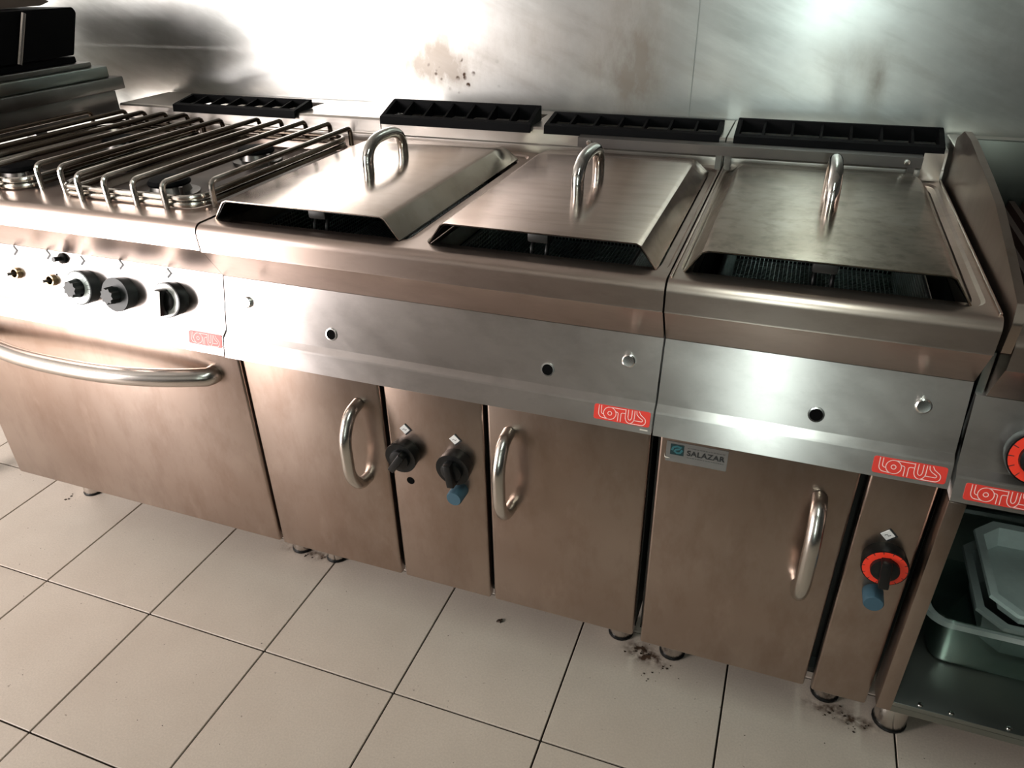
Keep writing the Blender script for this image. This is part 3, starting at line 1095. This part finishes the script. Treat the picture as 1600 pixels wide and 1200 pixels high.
bmesh.ops.translate(b, verts=[v for v in r['geom'] if isinstance(v, bmesh.types.BMVert)], vec=(0, .0004, 0))
obj('curled_corner', b, 'paper', st)


# ------------------------------------------------------------------ fryer lids, baskets, flue grates
def fryer_lid(cx, hx, ya, yb, label, mat='lid'):
    t = thing('fryer_cover', label, 'lid', (cx, .33, .9015), 'handled lids on the fryer tanks')
    T = .0016
    # section across x: flange, fold, flat top, fold, flange
    half, flare, zt, zb = .153, .181, .9395, .9032
    sec = [(-flare, zb), (-half - .004, zt - .0035), (-half + .004, zt), (half - .004, zt), (half + .004, zt - .0035), (flare, zb)]
    rows = [(.046, 0.0, 1.0), (.050, 0.0, 1.0), (.515, 0.0, 1.0), (.530, -.0012, 1.0), (.592, -.0090, 1.0), (.600, -.0150, 1.0)]
    b = new()
    G = []
    for y, dz, s in rows:
        G.append([b.verts.new((cx + x, y, z + (dz if i in (1, 2, 3, 4) else 0))) for i, (x, z) in enumerate(sec)])
    for A, B in zip(G, G[1:]):
        for i in range(len(sec) - 1):
            b.faces.new((A[i], A[i + 1], B[i + 1], B[i]))
    # rear wall down to the worktop
    R = [b.verts.new((v.co.x, .604, zb)) for v in G[-1]]
    for i in range(len(sec) - 1):
        b.faces.new((G[-1][i], G[-1][i + 1], R[i + 1], R[i]))
    bmesh.ops.remove_doubles(b, verts=b.verts, dist=1e-6)
    bmesh.ops.recalc_face_normals(b, faces=b.faces)
    bmesh.ops.solidify(b, geom=b.faces[:], thickness=T)
    o = obj('cover', b, mat, t, smooth=28)
    u = new()
    isec = [(-flare + .0035, zb + .0005), (-half - .001, zt - .0062), (-half + .005, zt - .0028), (half - .005, zt - .0028), (half + .001, zt - .0062), (flare - .0035, zb + .0005)]
    IG = [[u.verts.new((cx + x, y, z + (dz if i in (1, 2, 3, 4) else 0))) for i, (x, z) in enumerate(isec)] for y, dz, q in ((.0475, 0, 1), (.515, 0, 1), (.590, -.0100, 1))]
    for A, B in zip(IG, IG[1:]):
        for i in range(len(isec) - 1):
            u.faces.new((A[i], A[i + 1], B[i + 1], B[i]))
    bmesh.ops.recalc_face_normals(u, faces=u.faces)
    bmesh.ops.solidify(u, geom=u.faces[:], thickness=.0004)
    obj('dark_underside', u, 'tank', o, smooth=28)  # dark inner sheet added so the hollow of the lid reads black
    p = [(hx, ya, .9385)]
    ym, hw = (ya + yb) / 2, (yb - ya) / 2
    for j in range(19):
        a = PI * (1 - j / 18)
        ca, sa = math.cos(a), math.sin(a)
        p.append((hx, ym + hw * math.copysign(abs(ca) ** .72, ca), .950 + .0445 * abs(sa) ** .8))
    p.append((hx, yb, .9385))
    obj('handle', tube(new(), p, .0108, 16), 'chrome', t)
    return t


fryer_lid(-.614, -.619, .284, .425, 'bright pale steel lid beside the rod pan supports')
fryer_lid(-.203, -.200, .256, .398, 'brownish steel lid in the middle of the three fryer lids', 'lid2')
fryer_lid(.195, .201, .281, .428, 'dull scorched steel lid over the narrow single fryer', 'lid3')


def fryer_basket(cx, label):
    t = thing('fryer_basket', label, 'basket', (cx, .25, .78), 'wire baskets inside the fryer tanks')
    x0, x1, y0, y1, z0, z1 = cx - .140, cx + .140, .090, .50, .765, .880
    f = new()
    tube(f, [(x, y, z1) for x, y in rrect(x0, x1, y0, y1, .02, 4)], .003, 8, closed=True)
    tube(f, [(x, y, z0) for x, y in rrect(x0, x1, y0, y1, .02, 4)], .002, 6, closed=True)
    obj('rim', f, 'mesh', t)
    w = new()
    s, h = .0075, .0011

    def wire(a, b_):
        tube(w, [a, b_], h, 4, cap=False)
    nx, ny, nz = int((x1 - x0) / s), int((y1 - y0) / s), int((z1 - z0) / s)
    for i in range(nx + 1):
        x = x0 + (x1 - x0) * i / nx
        for y in (y0, y1):
            wire((x, y, z0), (x, y, z1))
        wire((x, y0, z0), (x, y1, z0))
    for i in range(ny + 1):
        y = y0 + (y1 - y0) * i / ny
        for x in (x0, x1):
            wire((x, y, z0), (x, y, z1))
        wire((x0, y, z0), (x1, y, z0))
    for i in range(1, nz):
        z = z0 + (z1 - z0) * i / nz
        wire((x0, y0, z), (x1, y0, z))
        wire((x0, y1, z), (x1, y1, z))
        wire((x0, y0, z), (x0, y1, z))
        wire((x1, y0, z), (x1, y1, z))
    o = obj('wire_mesh', w, 'mesh', t, smooth=0)
    o['kind'] = 'stuff'
    hb = new()
    for dx in (-.012, .012):
        tube(hb, fillet([(cx + dx, .086, .78), (cx + dx, .086, .900), (cx + dx, .105, .918)], .01, 3), .0032, 8)
    obj('handle_stem', hb, 'black', t)
    obj('hook', bx(cx - .017, cx + .017, .078, .096, .911, .929, bev=.004), 'carcass', t)
    return t


fryer_basket(-.606, 'wire basket under the pale lid beside the range')
fryer_basket(-.212, 'wire basket under the brownish middle lid')
fryer_basket(.200, 'wire basket under the scorched lid of the single fryer')


def flue_grate(x0, x1, label, zt=.985, y1=.734):
    zf = .9607
    t = thing('flue_grate', label, 'grate', ((x0 + x1) / 2, .69, zf), 'cast iron grates on the flues')
    f = new()
    prism_x(f, [(.6495, .949), (.6548, .949), (.6548, zf), (.664, zf), (.664, .9695), (.652, .9665)], x0, x1)
    box(f, x0, x1, y1 - .010, y1, zf, zt, bev=.0015)
    sl = [(.660, zf), (y1 - .008, zf), (y1 - .008, zt - .001), (.660, .9685)]
    prism_x(f, sl, x0, x0 + .009)
    prism_x(f, sl, x1 - .009, x1)
    obj('frame', f, 'iron', t)
    n = 7
    for i in range(1, n):
        x = x0 + (x1 - x0) * i / n
        obj('rib', prism_x(new(), [(y, z - (.0015 if z > zf + .001 else -.0005)) for y, z in sl], x - .0024, x + .0024), 'iron', t)
    return t


flue_grate(-1.410, -1.035, 'low black cast iron flue grate behind the pan supports', .981)
flue_grate(-.797, -.422, 'black cast iron flue grate behind the pale lid', .993)
flue_grate(-.390, -.014, 'black cast iron flue grate behind the brownish middle lid', .982)
flue_grate(.014, .398, 'black cast iron flue grate with bright slots behind the single fryer', .988)

# long steel hinge strip lying across the back of the two lids
t = thing('hinge_strip', 'long thin grey steel strip across the back of two fryer lids', 'strip', (.03, .63, .9015))
b = new()
prism_x(b, [(.618, .934), (.6195, .934), (.6195, .9515), (.640, .9535), (.640, .955), (.618, .953)], -.303, .361)
obj('strip', b, 'strip', t, smooth=15)
for x in (-.278, .335):
    put(obj('screw', lathe(new(), [(0, 0), (.006, 0), (.0055, .003), (0, .0036)], 12), 'plate'), face_matrix((x, .618, .944), (0, -1, 0)), t)
for x in (-.288, -.008, .010, .345):
    obj('bracket', bx(x - .006, x + .006, .622, .638, .9055, .9515), 'dark_steel', t)
obj('hinge_plate', bx(.3635, .3985, .6405, .6445, .907, .958), 'plate', t)

# ------------------------------------------------------------------ chargrill on an open cabinet
GX0, GX1, GD = .4120, .8120, -.018
t = thing('chargrill', 'dark topped grill on an open steel cabinet at the end of the line', 'grill', (.61, .33, 0))
obj('nose', nose_bm(GX0 + .012, GX1, GD, .060), 'top', t, smooth=20)
b = fascia_bm(GX0 + .0005, GX1, GD)
obj('fascia', b, 'fascia', t, smooth=12)
# side guard: low in front, tall at the back, with a rolled edge
g = new()
prism_x(g, [(.004, .862), (-.002, .905), (.006, .928), (.110, .952), (.245, .980), (.346, .991), (.53, 1.008), (.60, 1.008), (.655, .985), (.655, .862)], GX0, GX0 + .011, bev=.003, seg=2)
obj('side_guard', g, 'door', t)
obj('back_guard', bx(GX0 + .012, GX1, .700, .712, .845, .975, bev=.002), 'guard_steel', t)
obj('flue', bx(GX0 + .012, GX1, .716, .845, .845, .955, bev=.003), 'flue', t)
b = new()
box(b, GX0 + .0125, GX1, .062, .700, .835, .846)
obj('grill_bed', b, 'lava', t)
for k in range(16):
    x = GX0 + .032 + k * .0238
    obj('grill_bar', prism_y(new(), [(x - .008, .8465), (x + .008, .8465), (x + .005, .868), (x - .005, .868)], .075, .690), 'lava', t)
obj('side_post', bx(GX0 + .0005, GX0 + .0235, .003, .052, .19, .632, bev=.002), 'door', t)
obj('side_panel', bx(GX0 + .0005, GX0 + .010, .052, .640, .19, .84), 'teal_steel', t)
obj('side_post', bx(GX1 - .0215, GX1, .003, .052, .19, .632, bev=.002), 'door', t)
obj('side_panel', bx(GX1 - .010, GX1, .052, .640, .19, .84), 'teal_steel', t)
obj('back_panel', bx(GX0 + .010, GX1 - .010, .600, .612, .20, .84), 'teal_steel', t)
b = new()
box(b, GX0 + .022, GX1 - .022, .004, .600, .203, .213, bev=.001)
box(b, GX0 + .022, GX1 - .022, .004, .014, .190, .203)
sh = obj('shelf', b, 'teal_steel', t)
for x in (.476, .522, .604):
    obj('rivet', lathe(new(), [(0, .213), (.0045, .213), (.004, .2155), (0, .217)], 12, Matrix.Translation((x, .012, 0))), 'plate', sh)
knob(t, face_matrix(fascia_pt(.494, .716, 0, GD), PN), .037, .025, 'dial_red', 'bar', 'black', .2)
badge(t, .4265, .5165, .653, GD)
for x in (.482, .775):
    for y in (.147, .60):
        leg(t, x, y, .029, .19)


# ------------------------------------------------------------------ tubs in the open cabinet
def tub_shell(b, loops, thick):
    L = [[b.verts.new((x, y, z)) for x, y in rrect(*p, k=6)] for p, z in loops]
    n = len(L[0])
    b.faces.new(L[0])
    for A, B in zip(L, L[1:]):
        for i in range(n):
            b.faces.new((A[i], A[(i + 1) % n], B[(i + 1) % n], B[i]))
    bmesh.ops.recalc_face_normals(b, faces=b.faces)
    bmesh.ops.solidify(b, geom=b.faces[:], thickness=thick)
    return b


t = thing('plastic_tub', 'clear plastic tub with a wide rim on the cabinet shelf', 'tub', (.62, .25, .2135))
TZ = .2155
b = tub_shell(new(), [((.498, .742, .118, .400, .022), TZ), ((.494, .746, .114, .404, .028), TZ + .006), ((.478, .762, .104, .414, .035), .325)], .002)
obj('body', b, 'clear', t)
r = new()
La = [((.4765, .7635, .1025, .4155, .036), .3255), ((.4645, .7755, .0935, .4245, .042), .328), ((.4635, .7765, .0925, .4255, .042), .318)]
L = [[r.verts.new((x, y, z)) for x, y in rrect(*p, k=6)] for p, z in La]
n = len(L[0])
for A, B in zip(L, L[1:]):
    for i in range(n):
        r.faces.new((A[i], A[(i + 1) % n], B[(i + 1) % n], B[i]))
bmesh.ops.solidify(r, geom=r.faces[:], thickness=.0018)
obj('rim', r, 'milky', t)


def octa(x0, x1, y0, y1, c):
    return [(x0 + c, y0), (x1 - c, y0), (x1, y0 + c), (x1, y1 - c), (x1 - c, y1), (x0 + c, y1), (x0, y1 - c), (x0, y0 + c)]


def food_tray(x0, x1, y0, y1, zf, zr, c, inset, mat, label):
    t = thing('food_tray', label, 'tray', ((x0 + x1) / 2, (y0 + y1) / 2, zf), 'stacked trays in the clear tub')
    b = new()
    k = inset
    loops = [(octa(x0 + .014 + k, x1 - .014 - k, y0 + .014 + k, y1 - .014 - k, c * .7), zf), (octa(x0 + .014, x1 - .014, y0 + .014, y1 - .014, c * .85), zr - .002),
             (octa(x0, x1, y0, y1, c), zr), (octa(x0 - .001, x1 + .001, y0 - .001, y1 + .001, c), zr - .006)]
    L = [[b.verts.new((x, y, z)) for x, y in p] for p, z in loops]
    b.faces.new(L[0])
    for A, B in zip(L, L[1:]):
        for q in range(8):
            b.faces.new((A[q], A[(q + 1) % 8], B[(q + 1) % 8], B[q]))
    bmesh.ops.recalc_face_normals(b, faces=b.faces)
    bmesh.ops.solidify(b, geom=b.faces[:], thickness=.0018)
    obj('tray_body', b, mat, t, smooth=20)
    return t


food_tray(.556, .740, .136, .372, .2240, .3060, .036, .016, 'grey_tray', 'greyish eight-sided tray under the white one in the tub')
food_tray(.566, .756, .131, .377, .3085, .3450, .036, .010, 'white_tray', 'white eight-sided plastic tray on top inside the clear tub')

# ------------------------------------------------------------------ stand and contact grill past the range
t = thing('steel_stand', 'tall steel stand past the range carrying the black contact grill', 'stand', (-1.98, .4, 0))
obj('top', bx(-2.36, -1.640, .05, .735, .985, 1.018, bev=.004), 'dark_steel', t)
obj('apron', bx(-2.34, -1.660, .07, .715, .93, .9845, bev=.002), 'dark_steel', t)
for x in (-2.32, -1.97):
    for y in (.10, .68):
        obj('leg', bx(x - .02, x + .02, y - .02, y + .02, 0, .93, bev=.003), 'dark_steel', t)
t = thing('contact_grill', 'black contact grill with a raised plate standing on the steel stand', 'grill', (-1.98, .4, 1.018))
obj('base', bx(-2.30, -1.650, .12, .700, 1.0185, 1.048, bev=.004), 'teal_steel', t)
obj('drip_rim', bx(-2.27, -1.665, .15, .665, 1.0485, 1.062, bev=.003), 'dark_steel', t)
obj('lower_plate', bx(-2.24, -1.680, .18, .635, 1.0625, 1.078, bev=.003), 'iron', t)
b = new()
prism_x(b, [(.20, 1.082), (.625, 1.082), (.668, 1.180), (.660, 1.192), (.20, 1.197)], -2.20, -1.672, bev=.004, seg=2)
obj('upper_plate', b, 'iron', t)
obj('side_bar', tube(new(), [(-1.667, .458, 1.079), (-1.667, .512, 1.188)], .0055, 8), 'handle', t)
b = new()
prism_x(b, [(.24, 1.198), (.61, 1.198), (.64, 1.206), (.60, 1.222), (.24, 1.235)], -2.16, -1.72, bev=.005, seg=2)
obj('top_cover', b, 'brown', t)

# ------------------------------------------------------------------ scraps and grime on the floor
def blob_mesh(x, y, r, h, n=11):
    b = new()
    c = b.verts.new((x, y, h))
    lo, hi = [], []
    for k in range(n):
        a = 2 * PI * k / n
        q = r * random.uniform(.55, 1.15)
        lo.append(b.verts.new((x + q * math.cos(a), y + q * .8 * math.sin(a), .0003)))
        hi.append(b.verts.new((x + q * .7 * math.cos(a), y + q * .56 * math.sin(a), h * random.uniform(.6, 1))))
    for k in range(n):
        b.faces.new((lo[k], lo[(k + 1) % n], hi[(k + 1) % n], hi[k]))
        b.faces.new((hi[k], hi[(k + 1) % n], c))
    b.faces.new(lo)
    return b


tag(obj('food_scrap', blob_mesh(-.317, .125, .0095, .004), 'grime'), 'small dark food scrap on the tiles below the double fryer', 'scrap')
gm = new()


def crumb(x, y, r, h):
    q = blob_mesh(x, y, r, h, 7)
    me_ = bpy.data.meshes.new('tmp')
    q.to_mesh(me_)
    q.free()
    gm.from_mesh(me_)
    bpy.data.meshes.remove(me_)


for cx, cy, sx, sy, n, rm in ((-.82, .165, .03, .008, 12, .004), (0.0, .145, .018, .010, 14, .004), (.04, .125, .02, .008, 8, .004),
                              (.37, .130, .02, .008, 10, .004), (.42, .115, .02, .008, 12, .004), (.02, .09, .012, .008, 8, .003),
                              (-1.60, .14, .015, .008, 6, .005)):
    for _ in range(n):
        crumb(random.gauss(cx, sx), random.gauss(cy, sy), random.uniform(.25, 1) * rm, random.uniform(.0006, .0018))
for _ in range(70):
    crumb(random.uniform(-1.8, .6), random.uniform(-.4, .1), random.uniform(.3, 1) * .0018, .0006)
tag(obj('grime_crumbs', gm, 'grime'), 'greasy dark crumbs gathered around the feet of the appliances', 'grime', kind='stuff')
